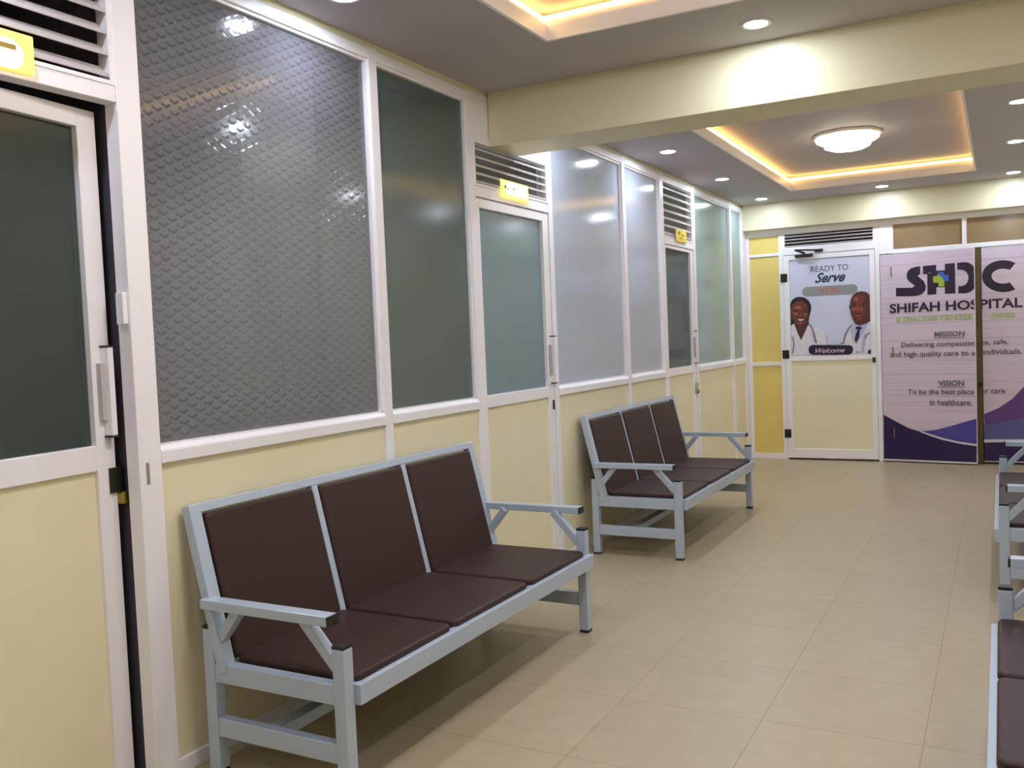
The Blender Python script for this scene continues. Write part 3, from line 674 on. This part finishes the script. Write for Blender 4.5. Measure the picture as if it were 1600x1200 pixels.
t = thing('ceiling_lamp', (1.40, 7.50, ZC+.145), 'round glowing opal lamp in the middle of the far ceiling tray', 'lamp')
zt = ZC+.145
MB().lathe([(.24, 0), (.245, -.02), (.235, -.025)], (1.40, 7.50, zt), 64, lobes=(8, .02)).build('base_plate', M['frame'], t)
MB().lathe([(.232, -.025), (.225, -.05), (.185, -.072), (.17, -.076), (.165, -.10), (.12, -.118), (.0001, -.122)], (1.40, 7.50, zt), 64, lobes=(8, .02)).build('opal_shade', M['lampglass'], t)
t = thing('ceiling_lamp', (1.445, 2.03, ZC+.145), 'round opal lamp in the near ceiling tray, out of frame', 'lamp')
MB().lathe([(.24, 0), (.245, -.02), (.235, -.025)], (1.445, 2.03, zt), 64, lobes=(8, .02)).build('base_plate', M['frame'], t)
MB().lathe([(.232, -.025), (.225, -.05), (.185, -.072), (.17, -.076), (.165, -.10), (.12, -.118), (.0001, -.122)], (1.445, 2.03, zt), 64, lobes=(8, .02)).build('opal_shade', M['lampglass_near'], t)

# ------------------------------------------------------------------ benches
LEN = 1.772            # leg centre to leg centre
def pad_box(w_, d_, th, r=.03, n=5):
    """rounded slab centred on 0 in a (u,v) plane, thickness th"""
    return rrect(-w_/2, w_/2, -d_/2, d_/2, r, n)
def make_bench(label):
    """local frame: x 0 at the wall to .70 at the front rail, y 0..LEN between the end frames"""
    t = thing('waiting_bench', (0, 0, 0), label, 'bench', 'three-seat waiting benches')
    st = M['steel']; lw = .046
    for y in (0, LEN):
        for x in (.10, .648):
            l = MB().box(x-lw/2, x+lw/2, y-lw/2, y+lw/2, .012, .488).build('leg', st, t, bevel=.004)
            MB().box(x-lw/2+.001, x+lw/2-.001, y-lw/2+.001, y+lw/2-.001, .488, .498).build('top_cap', M['black'], l)
            MB().box(x-lw/2+.001, x+lw/2-.001, y-lw/2+.001, y+lw/2-.001, 0, .012).build('foot', M['black'], l)
        MB().box(.123, .625, y-.018, y+.018, .128, .19).build('stretcher', st, t, bevel=.003)
        MB().box(.123, .625, y-.020, y+.020, .312, .376).build('side_rail', st, t, bevel=.003)
        ya = y + (-.022 if y == 0 else .022)      # the arms sit slightly outboard of the legs
        a = MB().box(.10, .632, ya-.026, ya+.026, .562, .594).build('armrest', st, t, bevel=.003)
        MB().box(.632, .639, ya-.025, ya+.025, .563, .593).build('end_cap', M['black'], a)
        MB().bar((.50, y, .567), (.632, y, .425), .034, .034).build('brace', st, t, bevel=.003)
        MB().bar((.235, y, .567), (.118, y, .425), .034, .034).build('brace', st, t, bevel=.003)
    i0, i1 = .024, LEN-.024
    s = MB().box(.655, .692, i0, LEN+.022, .306, .372).box(.15, .19, i0, i1, .316, .366).build('seat_rails', st, t, bevel=.003)
    for k in (1, 2): y = LEN*k/3; MB().box(.19, .655, y-.013, y+.013, .335, .368).build('seat_divider', st, t)
    MB().box(.30, .355, i0-.006, i1+.006, .139, .179).build('lower_rail', st, t, bevel=.003)
    # back frame, leaning towards the wall
    B0, B1 = Vector((.160, 0, .345)), Vector((.030, 0, .892))
    bf = MB()
    for y in (.0, LEN): bf.bar((B0.x, y, B0.z), (B1.x, y, B1.z), .048, .038)
    d = (B1-B0).normalized(); nrm = Vector((d.z, 0, -d.x))       # towards the sitter
    def bp(u, h, out): p = B0+d*h+nrm*out; return (p.x, u, p.z)
    H = (B1-B0).length
    def bbox(mb, y0, y1, h0, h1, o0, o1): mb.quadbox([bp(y0, h0, o0), bp(y0, h0, o1), bp(y1, h0, o1), bp(y1, h0, o0), bp(y0, h1, o0), bp(y0, h1, o1), bp(y1, h1, o1), bp(y1, h1, o0)])
    bbox(bf, -.022, LEN+.022, H-.030, H+.002, -.0175, .0175); bbox(bf, .023, LEN-.023, .03, .06, -.016, -.002)
    for k in (1, 2): bbox(bf, LEN*k/3-.016, LEN*k/3+.016, .03, H-.03, -.016, .018)
    bf.build('back_frame', st, t, bevel=.003)
    pw = LEN/3
    for k in range(3):
        yc = pw*(k+.5); w_ = pw-.040-(.012 if k in (0, 2) else 0); yc += .006 if k == 0 else (-.006 if k == 2 else 0)
        b = MB().prism(rrect(yc-w_/2, yc+w_/2, .034, H-.036, .018, 4), lambda a, c, dd: bp(a, c, dd), -.012, .026)
        b.build('back_cushion', M['vinyl'], t, bevel=.011, seg=4)
        w2 = pw-.020
        yc = pw*(k+.5)
        y0, y1 = max(yc-w2/2, .03), min(yc+w2/2, LEN-.03)
        b = MB().prism(rrect(.168, .672, y0, y1, .028, 5), lambda a, c, dd: (a, c, dd), .362, .396)
        b.build('seat_cushion', M['vinyl'], t, bevel=.012, seg=4)
    return t
def copy_tree(o, parent=None):
    c = o.copy(); COL.objects.link(c); c.parent = parent
    for ch in o.children: copy_tree(ch, c)
    return c
bench = make_bench('brown-cushioned three-seat bench nearest the viewer on the left, under the chevron glass')
bench.location = (-.004, 2.15, 0); bench.rotation_euler.z = -.009
for loc, rz, lb in (((.008, 5.385, 0), 0, 'brown-cushioned three-seat bench farther down the left wall, past the beam'),
                    ((XR, 3.47, 0), math.pi, 'bench at the bottom right corner, only its front seats in the photo'),
                    ((XR, 6.83, 0), math.pi, 'bench at the right edge in front of the banner doors')):
    c = copy_tree(bench); c.location = loc; c.rotation_euler.z = rz; c['label'] = lb
bpy.context.view_layer.update()
